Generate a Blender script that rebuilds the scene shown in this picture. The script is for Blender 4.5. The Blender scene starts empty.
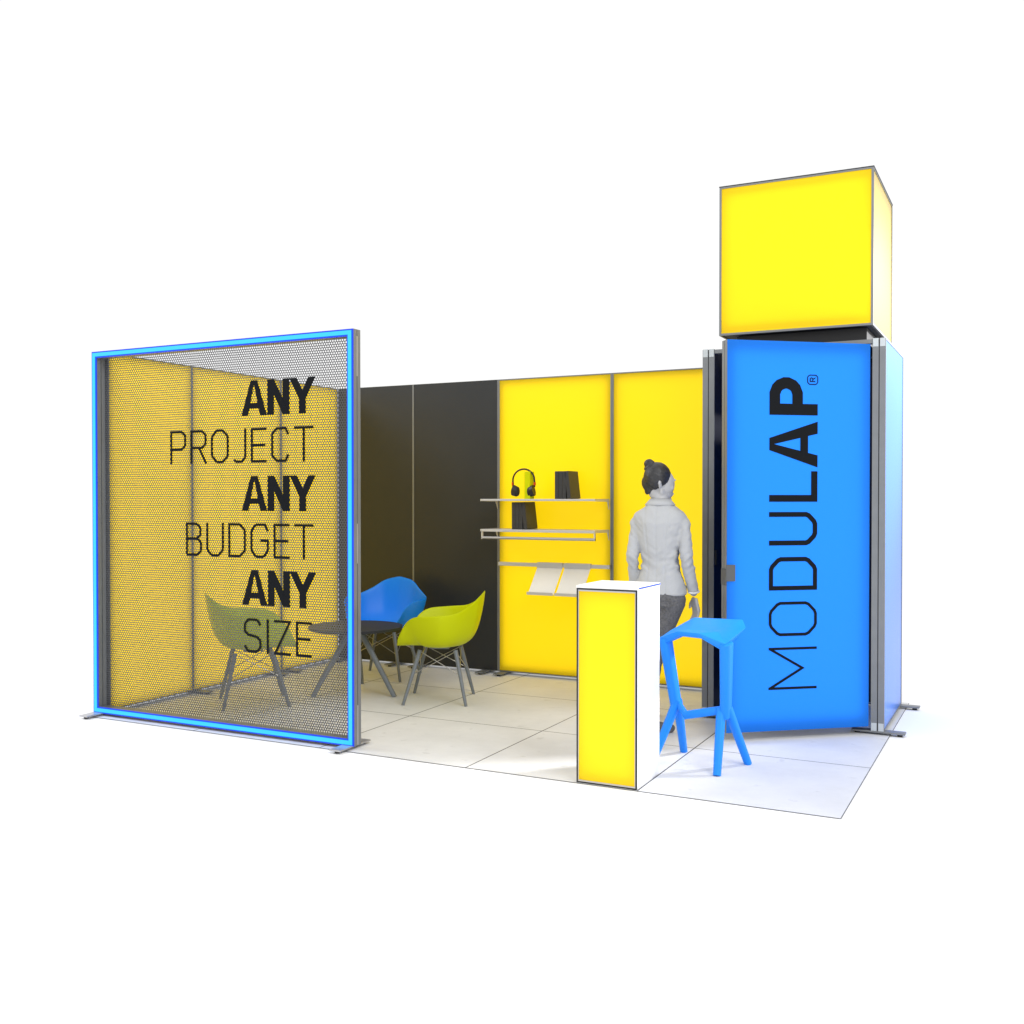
import bpy, bmesh, math, random
from mathutils import Vector, Matrix, noise

random.seed(7)
scene = bpy.context.scene
COL = scene.collection
R = math.radians

# ------------------------------------------------------------------ camera
cam_d = bpy.data.cameras.new('camera')
cam = bpy.data.objects.new('camera', cam_d)
COL.objects.link(cam)
cam.location = (0.7756, -4.9228, 1.494)
cam.rotation_euler = (math.pi / 2 - 0.0139, 0, 0.4679)
cam_d.sensor_width = 36.0
cam_d.lens = 36.0 * 1026.2 / 1024.0
cam_d.clip_start = 0.05
cam_d.clip_end = 600
scene.camera = cam

# ------------------------------------------------------------------ studio light
world = bpy.data.worlds.new('World')
scene.world = world
world.use_nodes = True
bg = world.node_tree.nodes['Background']
bg.inputs[0].default_value = (1.0, 1.0, 1.0, 1)
bg.inputs[1].default_value = 1.03

def area(name, loc, target, size, watts, color=(1, 1, 1)):
    d = bpy.data.lights.new(name, 'AREA')
    d.shape = 'SQUARE'; d.size = size; d.energy = watts; d.color = color
    o = bpy.data.objects.new(name, d); COL.objects.link(o)
    o.location = loc
    o.rotation_euler = (Vector(target) - Vector(loc)).to_track_quat('-Z', 'Y').to_euler()
    return o
area('key_softbox', (4.2, -3.2, 6.6), (-.6, .5, .8), 4.0, 330)
sd = bpy.data.lights.new('side_fill_spot', 'SPOT'); sd.energy = 3300; sd.spot_size = R(36); sd.spot_blend = 1.0; sd.shadow_soft_size = .25  # spot added out of view to brighten the tower's upper right face
so = bpy.data.objects.new('side_fill_spot', sd); COL.objects.link(so); so.location = (2.7, 4.4, 4.0)
so.rotation_euler = (Vector((-.03, 2.35, 2.35)) - Vector(so.location)).to_track_quat('-Z', 'Y').to_euler()
area('left_ground_fill', (-9.5, -1.0, 6.0), (-6.5, 1.5, 0), 3.0, 240)  # fill lamp added out of view to whiten the ground on the left

scene.view_settings.view_transform = 'Standard'
scene.view_settings.look = 'None'
scene.view_settings.exposure = 0
scene.view_settings.gamma = 1
scene.cycles.use_denoising = True
scene.cycles.max_bounces = 8
scene.cycles.transparent_max_bounces = 8
scene.cycles.sample_clamp_indirect = 6

# ------------------------------------------------------------------ materials
def new_mat(name):
    m = bpy.data.materials.new(name); m.use_nodes = True
    return m, m.node_tree.nodes, m.node_tree.links

def mat(name, col, rough=0.5, metal=0.0, ior=1.45, spec=0.5, noise=0.0, nscale=30, bump=0.0, bscale=60, coat=0.0):
    m, n, l = new_mat(name)
    b = n['Principled BSDF']
    b.inputs['Base Color'].default_value = (*col, 1)
    b.inputs['Roughness'].default_value = rough
    b.inputs['Metallic'].default_value = metal
    b.inputs['IOR'].default_value = ior
    b.inputs['Specular IOR Level'].default_value = spec
    b.inputs['Coat Weight'].default_value = coat
    tc = n.new('ShaderNodeTexCoord')
    if noise:
        t = n.new('ShaderNodeTexNoise'); t.inputs['Scale'].default_value = nscale; t.inputs['Detail'].default_value = 4
        l.new(tc.outputs['Object'], t.inputs['Vector'])
        mr = n.new('ShaderNodeMapRange'); mr.inputs[1].default_value = 0.3; mr.inputs[2].default_value = 0.7
        mr.inputs[3].default_value = 1 - noise; mr.inputs[4].default_value = 1 + noise
        l.new(t.outputs['Fac'], mr.inputs[0])
        mx = n.new('ShaderNodeVectorMath'); mx.operation = 'SCALE'; mx.inputs[0].default_value = col
        l.new(mr.outputs[0], mx.inputs['Scale']); l.new(mx.outputs[0], b.inputs['Base Color'])
    if bump:
        t = n.new('ShaderNodeTexNoise'); t.inputs['Scale'].default_value = bscale; t.inputs['Detail'].default_value = 3
        l.new(tc.outputs['Object'], t.inputs['Vector'])
        bp = n.new('ShaderNodeBump'); bp.inputs['Strength'].default_value = bump; bp.inputs['Distance'].default_value = 0.01
        l.new(t.outputs['Fac'], bp.inputs['Height']); l.new(bp.outputs[0], b.inputs['Normal'])
    return m

def fabric_mat(name, col, ior=1.33):
    """stretched translucent print of a backlit box: half diffuse, half letting light through, thin gloss"""
    m, n, l = new_mat(name)
    n.remove(n['Principled BSDF'])
    out = n['Material Output']
    di = n.new('ShaderNodeBsdfDiffuse'); tr = n.new('ShaderNodeBsdfTranslucent')
    tc = n.new('ShaderNodeTexCoord'); t = n.new('ShaderNodeTexNoise'); t.inputs['Scale'].default_value = 350
    l.new(tc.outputs['Object'], t.inputs['Vector'])
    mr = n.new('ShaderNodeMapRange'); mr.inputs[3].default_value = 0.97; mr.inputs[4].default_value = 1.03
    l.new(t.outputs['Fac'], mr.inputs[0])
    mx = n.new('ShaderNodeVectorMath'); mx.operation = 'SCALE'; mx.inputs[0].default_value = col
    l.new(mr.outputs[0], mx.inputs['Scale'])
    l.new(mx.outputs[0], di.inputs['Color']); l.new(mx.outputs[0], tr.inputs['Color'])
    ms = n.new('ShaderNodeMixShader'); ms.inputs[0].default_value = 0.5
    l.new(di.outputs[0], ms.inputs[1]); l.new(tr.outputs[0], ms.inputs[2])
    gl = n.new('ShaderNodeBsdfGlossy'); gl.inputs['Roughness'].default_value = 0.25
    fr = n.new('ShaderNodeFresnel'); fr.inputs['IOR'].default_value = 1.33
    geo = n.new('ShaderNodeNewGeometry')      # the sheet is thin: same gloss on either side
    ir = n.new('ShaderNodeMapRange'); ir.inputs[3].default_value = ior; ir.inputs[4].default_value = 1 / ior
    l.new(geo.outputs['Backfacing'], ir.inputs[0]); l.new(ir.outputs[0], fr.inputs['IOR'])
    m2 = n.new('ShaderNodeMixShader')
    l.new(fr.outputs[0], m2.inputs[0]); l.new(ms.outputs[0], m2.inputs[1]); l.new(gl.outputs[0], m2.inputs[2])
    l.new(m2.outputs[0], out.inputs['Surface'])
    return m

def emit_mat(name, col, strength):
    m, n, l = new_mat(name)
    b = n['Principled BSDF']
    b.inputs['Base Color'].default_value = (*[min(c, .8) * .3 for c in col], 1)
    b.inputs['Emission Color'].default_value = (*col, 1)
    b.inputs['Emission Strength'].default_value = strength
    return m

def floor_mat(name, col, joints):
    m, n, l = new_mat(name)
    b = n['Principled BSDF']
    b.inputs['Roughness'].default_value = 0.55
    b.inputs['Specular IOR Level'].default_value = 0.25 if joints else 0.0
    tc = n.new('ShaderNodeTexCoord')
    t = n.new('ShaderNodeTexNoise'); t.inputs['Scale'].default_value = 2.2; t.inputs['Detail'].default_value = 8
    t.inputs['Roughness'].default_value = 0.65
    l.new(tc.outputs['Object'], t.inputs['Vector'])
    mr = n.new('ShaderNodeMapRange'); mr.inputs[1].default_value = 0.35; mr.inputs[2].default_value = 0.62
    amp = 0.07 if joints else 0.0
    mr.inputs[3].default_value = 1 - amp; mr.inputs[4].default_value = 1 + amp * .5
    l.new(t.outputs['Fac'], mr.inputs[0])
    mx = n.new('ShaderNodeVectorMath'); mx.operation = 'SCALE'; mx.inputs[0].default_value = col
    l.new(mr.outputs[0], mx.inputs['Scale'])
    last = mx.outputs[0]
    if joints:
        # sparse darker pits of worn concrete
        t2 = n.new('ShaderNodeTexNoise'); t2.inputs['Scale'].default_value = 9; t2.inputs['Detail'].default_value = 5
        l.new(tc.outputs['Object'], t2.inputs['Vector'])
        r2 = n.new('ShaderNodeMapRange'); r2.inputs[1].default_value = 0.64; r2.inputs[2].default_value = 0.72
        r2.inputs[3].default_value = 1.0; r2.inputs[4].default_value = 0.86
        l.new(t2.outputs['Fac'], r2.inputs[0])
        mp = n.new('ShaderNodeVectorMath'); mp.operation = 'SCALE'
        l.new(last, mp.inputs[0]); l.new(r2.outputs[0], mp.inputs['Scale'])
        last = mp.outputs[0]
        sx = n.new('ShaderNodeSeparateXYZ'); l.new(tc.outputs['Object'], sx.inputs[0])
        outs = []
        for ax in (0, 1):
            a = n.new('ShaderNodeMath'); a.operation = 'PINGPONG'; a.inputs[1].default_value = 0.5
            l.new(sx.outputs[ax], a.inputs[0]); outs.append(a.outputs[0])
        mn = n.new('ShaderNodeMath'); mn.operation = 'MINIMUM'; l.new(outs[0], mn.inputs[0]); l.new(outs[1], mn.inputs[1])
        lt = n.new('ShaderNodeMath'); lt.operation = 'LESS_THAN'; lt.inputs[1].default_value = 0.0036
        l.new(mn.outputs[0], lt.inputs[0])
        mix = n.new('ShaderNodeMix'); mix.data_type = 'RGBA'
        l.new(lt.outputs[0], mix.inputs[0]); l.new(last, mix.inputs[6]); mix.inputs[7].default_value = (.03, .03, .032, 1)
        last = mix.outputs[2]
    l.new(last, b.inputs['Base Color'])
    return m

YEL = (0.93, 0.66, 0.006)
BLU = (0.020, 0.25, 0.97)
M = dict(
    alu=mat('aluminium', (.21, .22, .23), .38, .35, noise=.04, nscale=12),
    alu_light=mat('bright_aluminium', (.50, .50, .52), .3, .6),
    cap=mat('clear_corner_cap', (.50, .54, .56), .4),
    black=mat('black_plastic', (.012, .012, .014), .4),
    board=mat('black_board', (.018, .021, .026), .45, noise=.06, nscale=3),
    navy=mat('black_board_navy_reflect', (.006, .007, .02), .5),  # black panel; its navy reflection is put into the colour
    rubber=mat('rubber', (.015, .015, .015), .7),
    yellow=fabric_mat('yellow_fabric', YEL),
    blue=fabric_mat('blue_fabric', BLU, 1.2),
    led=emit_mat('light_sheet', (1, 1, 1), 1.5),
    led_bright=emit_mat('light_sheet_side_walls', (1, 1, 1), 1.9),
    ledb=emit_mat('light_sheet_blue_boxes', (1, 1, 1), 1.32),
    inner=mat('box_liner', (.03, .03, .03), .7),
    tube_dim_edge=emit_mat('light_tube_dim_edge', (.002, .055, .80), .8),  # darker rim of the rounded tube's glow, set as its own emission
    tube=emit_mat('light_tube', (.016, .36, 1.0), 1.6),
    mesh=mat('dark_mesh', (.085, .087, .092), .5),
    print=mat('black_print', (.006, .007, .009), .55, spec=.10),
    white=mat('white_laminate', (.9, .9, .9), .4, noise=.01),
    stool=mat('blue_moulded_plastic', (.012, .245, .90), .42, spec=.3, bump=.03, bscale=400),
    chairblue=mat('blue_shell_plastic', (.008, .235, .88), .38, spec=.3),
    lime=mat('lime_shell_plastic', (.55, .61, .002), .38, spec=.16),
    leg=mat('grey_leg_paint', (.17, .19, .21), .45, noise=.08, nscale=25),
    handle=mat('grey_handle_metal', (.10, .105, .11), .45, .3),
    wire=mat('steel_wire', (.42, .40, .36), .3, .7),
    table=mat('charcoal_laminate', (.035, .037, .040), .5, spec=.2),
    shelf=mat('shelf_metal', (.58, .58, .60), .35, .25),
    hanger=mat('white_bracket_paint', (.62, .60, .55), .4),
    book=mat('dark_book_cover', (.035, .035, .037), .5, noise=.15, nscale=40),
    pages=mat('book_side_yellow_reflect', (.11, .09, .04), .6, noise=.15, nscale=60),  # olive tint paints in the reflected yellow
    red=mat('red_accent', (.55, .03, .01), .4),
    skin=mat('grey_skin', (.42, .42, .43), .5, noise=.05, nscale=20),
    hair=mat('dark_hair', (.028, .028, .030), .38, noise=.35, nscale=60, bump=.3, bscale=120),
    jacket=mat('pale_grey_jacket', (.44, .45, .46), .75, noise=.05, nscale=260, bump=.25, bscale=9),
    shirt=mat('white_cloth', (.8, .8, .8), .7),
    jeans=mat('grey_denim', (.115, .115, .12), .8, noise=.30, nscale=90, bump=.5, bscale=22),
    boot=mat('grey_suede', (.12, .12, .12), .7, noise=.2, nscale=50),
)

# ------------------------------------------------------------------ helpers
def link(name, bm, m=None, parent=None, smooth=False):
    me = bpy.data.meshes.new(name)
    bmesh.ops.recalc_face_normals(bm, faces=bm.faces[:])
    bm.to_mesh(me); bm.free()
    if m:
        me.materials.append(m)
    if smooth:
        for p in me.polygons: p.use_smooth = True
    o = bpy.data.objects.new(name, me); COL.objects.link(o)
    if parent: o.parent = parent
    return o

def empty(name, label, cat, loc=(0, 0, 0), rz=0, group=None):
    o = bpy.data.objects.new(name, None); COL.objects.link(o)
    o.location = loc; o.rotation_euler = (0, 0, rz); o.empty_display_size = .1
    o['label'] = label; o['category'] = cat
    if group: o['group'] = group
    return o

def box(bm, x0, x1, y0, y1, z0, z1, bevel=0):
    vs = [bm.verts.new(p) for p in [(x0, y0, z0), (x1, y0, z0), (x1, y1, z0), (x0, y1, z0), (x0, y0, z1), (x1, y0, z1), (x1, y1, z1), (x0, y1, z1)]]
    fs = [bm.faces.new([vs[i] for i in f]) for f in [(0, 3, 2, 1), (4, 5, 6, 7), (0, 1, 5, 4), (1, 2, 6, 5), (2, 3, 7, 6), (3, 0, 4, 7)]]
    if bevel:
        es = list({e for f in fs for e in f.edges})
        bmesh.ops.bevel(bm, geom=es, offset=bevel, segments=2, affect='EDGES', profile=.5)

def BX(*a, **k):
    bm = bmesh.new(); box(bm, *a, **k); return bm

def rod(bm, a, b, r0, r1=None, seg=12, caps=True, flat=1.0):
    a = Vector(a); b = Vector(b); r1 = r0 if r1 is None else r1
    z = (b - a).normalized(); x = z.orthogonal().normalized() if abs(z.z) > .98 else z.cross(Vector((0, 0, 1))).normalized()
    y = z.cross(x)
    A = []; B = []
    for i in range(seg):
        t = 2 * math.pi * i / seg; d = x * math.cos(t) + y * math.sin(t) * flat
        A.append(bm.verts.new(a + d * r0)); B.append(bm.verts.new(b + d * r1))
    for i in range(seg):
        j = (i + 1) % seg
        bm.faces.new((A[i], A[j], B[j], B[i]))
    if caps:
        bm.faces.new(A[::-1]); bm.faces.new(B)

def ball(bm, c, r, sub=3, scale=(1, 1, 1), rot=None):
    mtx = Matrix.Translation(c) @ (rot.to_4x4() if rot else Matrix()) @ Matrix.Diagonal((*[r * s for s in scale], 1))
    bmesh.ops.create_icosphere(bm, subdivisions=sub, radius=1, matrix=mtx)

def tube_path(bm, pts, r, seg=10, closed=False):
    pts = [Vector(p) for p in pts]; rings = []
    n = len(pts)
    up = None
    for i, p in enumerate(pts):
        t = (pts[(i + 1) % n] - pts[i - 1]) if (closed or 0 < i < n - 1) else (pts[1] - pts[0] if i == 0 else pts[-1] - pts[-2])
        t.normalize()
        x = t.orthogonal().normalized() if up is None else (up - t * up.dot(t)).normalized()
        up = x; y = t.cross(x)
        rings.append([bm.verts.new(p + (x * math.cos(2 * math.pi * k / seg) + y * math.sin(2 * math.pi * k / seg)) * r) for k in range(seg)])
    for i in range(n if closed else n - 1):
        A = rings[i]; B = rings[(i + 1) % n]
        for k in range(seg):
            j = (k + 1) % seg; bm.faces.new((A[k], A[j], B[j], B[k]))
    if not closed:
        bm.faces.new(rings[0][::-1]); bm.faces.new(rings[-1])

def shade_auto(o, ang=35):
    for p in o.data.polygons: p.use_smooth = True
    o.data.set_sharp_from_angle(angle=R(ang))

def copy_tree(o, parent=None):
    c = o.copy(); COL.objects.link(c)
    if parent: c.parent = parent
    for ch in [x for x in bpy.data.objects if x.parent == o]:
        copy_tree(ch, c)
    return c

# stroke lettering --------------------------------------------------------
def stroke(bm, pts, w, to3, closed=False, depth=0.002, lift=0.0):
    """flat ribbon of width w along 2D points with mitred corners, extruded"""
    P0 = [Vector((p[0], p[1])) for p in pts]; P = []; n = len(P0)
    for i in range(n):      # soften the 45 degree corners
        if closed or 0 < i < n - 1:
            a = P0[i] - P0[i - 1]; b = P0[(i + 1) % n] - P0[i]
            if a.angle(b) < R(60) and min(a.length, b.length) > w * .25:
                k = (.30 if w > .06 else .15) * min(a.length, b.length); P += [P0[i] - a.normalized() * k, P0[i] + b.normalized() * k]; continue
        P.append(P0[i])
    n = len(P)
    L = []; Rr = []
    for i in range(n):
        if closed or 0 < i < n - 1:
            a = (P[i] - P[i - 1]).normalized(); b = (P[(i + 1) % n] - P[i]).normalized()
        elif i == 0:
            a = b = (P[1] - P[0]).normalized()
        else:
            a = b = (P[-1] - P[-2]).normalized()
        na = Vector((-a.y, a.x)); nb = Vector((-b.y, b.x)); m_ = (na + nb)
        m_ = m_.normalized(); k = w / 2 / max(.25, m_.dot(na))
        L.append(P[i] + m_ * k); Rr.append(P[i] - m_ * k)
    rows = []
    for (l_, r_) in zip(L, Rr):
        rows.append([bm.verts.new(to3(l_.x, l_.y, lift)), bm.verts.new(to3(r_.x, r_.y, lift)),
                     bm.verts.new(to3(r_.x, r_.y, lift + depth)), bm.verts.new(to3(l_.x, l_.y, lift + depth))])
    for i in range(n if closed else n - 1):
        A = rows[i]; B = rows[(i + 1) % n]
        for k in range(4):
            j = (k + 1) % 4; bm.faces.new((A[k], A[j], B[j], B[k]))
    if not closed:
        bm.faces.new(rows[0]); bm.faces.new(rows[-1][::-1])

def poly(bm, pts, to3, depth=0.002, lift=0.0, holes=()):
    """filled polygon (as strips given convex) """
    A = [bm.verts.new(to3(x, y, lift)) for x, y in pts]; B = [bm.verts.new(to3(x, y, lift + depth)) for x, y in pts]
    bm.faces.new(A); bm.faces.new(B[::-1])
    n = len(pts)
    for i in range(n):
        j = (i + 1) % n; bm.faces.new((A[i], A[j], B[j], B[i]))

def arcpts(cx, cy, rx, ry, a0, a1, n=5):
    return [(cx + rx * math.cos(R(a0 + (a1 - a0) * i / n)), cy + ry * math.sin(R(a0 + (a1 - a0) * i / n))) for i in range(n + 1)]

def glyph(ch, W, H, s, bold):
    """strokes for a capital of box W x H with stroke width s: list of (points, closed)"""
    h = s / 2; c = min(W * .26, H * .26) if not bold else min(W, H) * .24
    l, r, b, t, mid = h, W - h, h, H - h, H * .5
    if ch == 'O': return [([(l + c, b), (r - c, b), (r, b + c), (r, t - c), (r - c, t), (l + c, t), (l, t - c), (l, b + c)], True)]
    if ch == 'D': return [([(l, b), (r - c, b), (r, b + c), (r, t - c), (r - c, t), (l, t)], True)]
    if not bold: c = min(c, W * .24)
    if ch == 'U': return [([(l, H), (l, b + c), (l + c, b), (r - c, b), (r, b + c), (r, H)], False)]
    if ch == 'M': return [([(l, 0), (l, H)], False), ([(r, 0), (r, H)], False), ([(l, H - h * .9), (W / 2, H * .30), (r, H - h * .9)], False)]
    if ch == 'L': return [([(l, H), (l, b), (W, b)], False)]
    if ch == 'P':
        m_ = H * .44 + (.0 if not bold else -.02 * H)
        return [([(l, 0), (l, t), (r - c * .8, t), (r, t - c * .8), (r, m_ + c * .8), (r - c * .8, m_), (l + h, m_)], False)]
    if ch == 'R':
        m_ = H * .47
        return [([(l, 0), (l, t), (r - c * .8, t), (r, t - c * .8), (r, m_ + c * .8), (r - c * .8, m_), (l + h, m_)], False), ([(W * .55, m_), (W - h * .6, 0)], False)]
    if ch == 'B':
        m_ = H * .52
        return [([(l, b), (l, t), (r - c - W * .04, t), (r - W * .04, t - c * .7), (r - W * .04, m_ + c * .7), (r - c - W * .04, m_), (l, m_)], False),
                ([(l, m_), (r - c, m_), (r, m_ - c * .7), (r, b + c * .7), (r - c, b), (l, b)], False)]
    if ch == 'J': return [([(r, H), (r, b + c), (r - c, b), (l + c * .6, b), (l, b + c * .5)], False)]
    if ch == 'E': return [([(W, t), (l, t), (l, b), (W, b)], False), ([(l, mid), (W * .92, mid)], False)]
    if ch == 'C': return [([(r, t - c * 1.1), (r - c * .6, t), (l + c, t), (l, t - c), (l, b + c), (l + c, b), (r - c * .6, b), (r, b + c * 1.1)], False)]
    if ch == 'G': return [([(r, t - c * 1.1), (r - c * .6, t), (l + c, t), (l, t - c), (l, b + c), (l + c, b), (r - c, b), (r, b + c), (r, mid), (W * .55, mid)], False)]
    if ch == 'T': return [([(0, t), (W, t)], False), ([(W / 2, t), (W / 2, 0)], False)]
    if ch == 'S': return [([(r, t - c), (r - c * .7, t), (l + c * .8, t), (l, t - c * .9), (l, mid + c * .7), (l + c * .9, mid + .01 * H), (r - c * .9, mid - .03 * H), (r, mid - c * .8), (r, b + c * .8), (r - c * .8, b), (l + c * .7, b), (l, b + c)], False)]
    if ch == 'I': return [([(W / 2, 0), (W / 2, H)], False)]
    if ch == 'Z': return [([(0, t), (r, t), (l, b), (W, b)], False)]
    return []

def letter(bm, ch, x, y, W, H, s, to3, lift, bold=False):
    k = 0
    if ch in 'ANY' and bold or ch == 'A':
        q = s
        if ch == 'A':
            polys = [[(0, 0), (q * 1.04, 0), (W / 2 + q * .10, H), (W / 2 - q * .52, H)],
                     [(W, 0), (W - q * 1.04, 0), (W / 2 - q * .10, H), (W / 2 + q * .52, H)],
                     [(W * .25, H * .20), (W * .75, H * .20), (W * .68, H * .36), (W * .32, H * .36)]]
        elif ch == 'N':
            polys = [[(0, 0), (q, 0), (q, H), (0, H)], [(W - q, 0), (W, 0), (W, H), (W - q, H)],
                     [(0, H), (q * 1.02, H), (W, 0), (W - q * 1.02, 0)]]
        else:
            polys = [[(0, H), (q * 1.08, H), (W / 2 + q * .5, H * .40), (W / 2 - q * .5, H * .40)],
                     [(W, H), (W - q * 1.08, H), (W / 2 - q * .5, H * .40), (W / 2 + q * .5, H * .40)],
                     [(W / 2 - q / 2, 0), (W / 2 + q / 2, 0), (W / 2 + q / 2, H * .44), (W / 2 - q / 2, H * .44)]]
        for p in polys:
            poly(bm, [(x + a, y + b) for a, b in p], to3, lift=lift + k * .0004); k += 1
        return
    for pts, closed in glyph(ch, W, H, s, bold):
        stroke(bm, [(x + a, y + b) for a, b in pts], s, to3, closed, lift=lift + k * .0004); k += 1

def SHEET(a, b):
    """one stretched sheet between opposite corners a and b (flat along the axis where they agree)"""
    bm = bmesh.new(); ax = [i for i in range(3) if a[i] == b[i]][0]
    u, v = [i for i in range(3) if i != ax]
    def P(i, j):
        p = list(a); p[u] = (a, b)[i][u]; p[v] = (a, b)[j][v]; return bm.verts.new(p)
    bm.faces.new((P(0, 0), P(1, 0), P(1, 1), P(0, 1))); return bm

# ------------------------------------------------------------------ setting
def sheet(name, x0, x1, y0, y1, z, m):
    bm = bmesh.new()
    bm.faces.new([bm.verts.new(p) for p in [(x0, y0, z), (x1, y0, z), (x1, y1, z), (x0, y1, z)]])
    o = link(name, bm, m); o['kind'] = 'structure'; return o
sheet('ground', -200, 200, -60, 340, 0.0, floor_mat('studio_ground', (.985, .985, .985), False))
sheet('floor', -5.0, 0.0, 0.0, 3.0, 0.004, floor_mat('concrete_tile_floor', (.72, .725, .735), True))
FZ = 0.004

# ------------------------------------------------------------------ modular frames
TH = 0.08          # frame thickness
def frame_parts(parent, w, z0, z1, front, rear, lit=None, fw=.008, caps=True, board=None, th=TH, inset=.032):
    """local x 0..w, y 0 (front) .. th (rear)"""
    g = .006; rd = (th - g) / 2
    bm = bmesh.new()
    for ya, yb in ((0, rd), (rd + g, th)):
        box(bm, 0, fw + .004, ya, yb, z0, z1); box(bm, w - fw - .004, w, ya, yb, z0, z1)
        box(bm, fw + .004, w - fw - .004, ya, yb, z1 - fw, z1); box(bm, fw + .004, w - fw - .004, ya, yb, z0, z0 + fw)
    fr = link('frame', bm, M['alu'], parent)
    bm = bmesh.new()
    k = .004
    k = min(.004, fw * .5)
    box(bm, k, fw, rd, rd + g, z0 + k, z1 - k); box(bm, w - fw, w - k, rd, rd + g, z0 + k, z1 - k)
    box(bm, fw, w - fw, rd, rd + g, z1 - fw, z1 - k); box(bm, fw, w - fw, rd, rd + g, z0 + k, z0 + fw)
    link('groove', bm, M['black'], fr)
    if caps:
        for zz in ((z0 + .001, z0 + .05), (z1 - .05, z1 + .002)):
            for x in ((-.0015, fw), (w - fw, w + .0015)):
                bm = bmesh.new()
                for ya, yb in ((.003, rd - .002), (rd + g + .002, th - .003)):
                    box(bm, *x, ya, yb, *zz)
                link('corner_cap', bm, M['cap'], fr)
    a = fw + .001
    if board:
        link('panel', BX(a, w - a, .003, th - .003, z0 + a, z1 - a), board, parent)
        return fr
    i = fw + .0045
    link('fabric_panel', SHEET((i, .003, z0 + a), (w - i, .003, z1 - a)), front, parent)
    link('rear_panel', SHEET((i, th - .003, z0 + a), (w - i, th - .003, z1 - a)), rear, parent)
    if lit:
        s = fw + inset
        link('light_sheet', BX(s, w - s, th / 2 - .003, th / 2 + .003, z0 + s, z1 - s), lit, parent)
        bm = bmesh.new()   # unseen box rim liner, darkened to deepen the fabric's dim edges
        q = fw + .006
        for (xa, xb, za, zb) in ((q, q + .002, z0 + q, z1 - q), (w - q - .002, w - q, z0 + q, z1 - q),
                                 (q + .002, w - q - .002, z0 + q, z0 + q + .002), (q + .002, w - q - .002, z1 - q - .002, z1 - q)):
            box(bm, xa, xb, .006, th - .006, za, zb)
        link('liner', bm, M['inner'], parent)
    return fr

def foot(parent, x, y0, y1, z=FZ, w=.08):
    """flat foot plate across the frame, on two pads"""
    bm = BX(x - w / 2, x + w / 2, y0, y1, z + .012, z + .022, bevel=.004)
    f = link('foot_plate', bm, M['alu_light'] if parent.get('pale_feet') else M['alu'], parent)
    for yy in (y0 + .03, y1 - .03):
        b = bmesh.new(); rod(b, (x, yy, z), (x, yy, z + .012), .016, seg=12)
        link('foot_pad', b, M['rubber'], f)
    return f

H0 = 0.028; H1 = 2.49
WX, WY = -4.89, 2.757
def wall(label, x0, x1, y, rz, cat, front, lit, board, group, feet, inset=.032):
    t = empty('wall_panel', label, cat, (x0, y, 0), rz, group)
    w = x1
    frame_parts(t, w, H0, H1, front, M['board'], lit, board=board, caps=False, fw=.0025 if board else (.008 if inset > .03 else .004), inset=inset)  # unseen rear panels made opaque board to stop yellow spill outside
    for fx in feet: foot(t, fx, -.12, TH + .12)
    return t

# back wall, running along +X from the corner, front face at WY
backs = [(-4.89, -4.082, 'black', 'dark wall board in the back corner, beside the yellow side wall', [.05, .62]),
         (-4.080, -3.238, 'black', 'dark wall board between the other dark board and the shelved yellow light wall', [.05, .72]),
         (-3.236, -2.212, 'yellow', 'yellow backlit back wall panel carrying the shelves', [.05]),
         (-2.210, -1.186, 'yellow', 'yellow backlit back wall panel behind the person, next to the tower', [.05, .97])]
for x0, x1, kind, lab, feet in backs:
    if kind == 'black':
        wall(lab, x0, x1 - x0, WY, 0, 'wall panel', None, None, M['board'], 'panels of the back wall', feet)
    else:
        wall(lab, x0, x1 - x0, WY, 0, 'wall panel', M['yellow'], M['led'], None, 'panels of the back wall', feet)
# side wall: local x runs along +Y, front face (local y=0) must face +X -> rotate +90: local x->+Y, local y->-X
sides = [(0.134, 0.9225, 'yellow backlit side wall panel nearest the front, behind the blue-framed mesh screen', [.09]),
         (0.9245, 1.9546, 'yellow backlit side wall panel in the middle, the widest of the left wall', [.05, .95]),
         (1.9566, 2.752, 'yellow backlit side wall panel at the back corner, behind the mesh screen', [.1])]
for y0, y1, lab, feet in sides:
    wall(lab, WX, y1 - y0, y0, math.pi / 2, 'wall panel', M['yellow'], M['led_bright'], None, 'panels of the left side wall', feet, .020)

# ------------------------------------------------------------------ mesh screen in front
SX0, SX1, SY = -4.957, -2.787, .048
scr = empty('mesh_screen', 'large see-through perforated screen with a glowing blue frame and black slogan, standing at the front', 'screen', (SX0, SY, 0))
scr['pale_feet'] = 1
W_ = SX1 - SX0; z0, z1 = .02, 2.49
fo = .012
bm = bmesh.new(); g = .006; rd = (TH - fo - g) / 2
for ya, yb in ((fo, fo + rd), (fo + rd + g, TH)):
    bw = .043
    box(bm, 0, bw, ya, yb, z0, z1); box(bm, W_ - bw, W_, ya, yb, z0, z1)
    box(bm, bw, W_ - bw, ya, yb, z1 - bw, z1); box(bm, bw, W_ - bw, ya, yb, z0, z0 + bw)
fr = link('frame', bm, M['alu'], scr)
bm = bmesh.new()
for xa, xb in ((.004, .03), (W_ - .03, W_ - .004)): box(bm, xa, xb, fo + rd, fo + rd + g, z0 + .004, z1 - .004)
box(bm, .03, W_ - .03, fo + rd, fo + rd + g, z1 - .03, z1 - .004); box(bm, .03, W_ - .03, fo + rd, fo + rd + g, z0 + .004, z0 + .03)
link('groove', bm, M['black'], fr)
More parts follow.
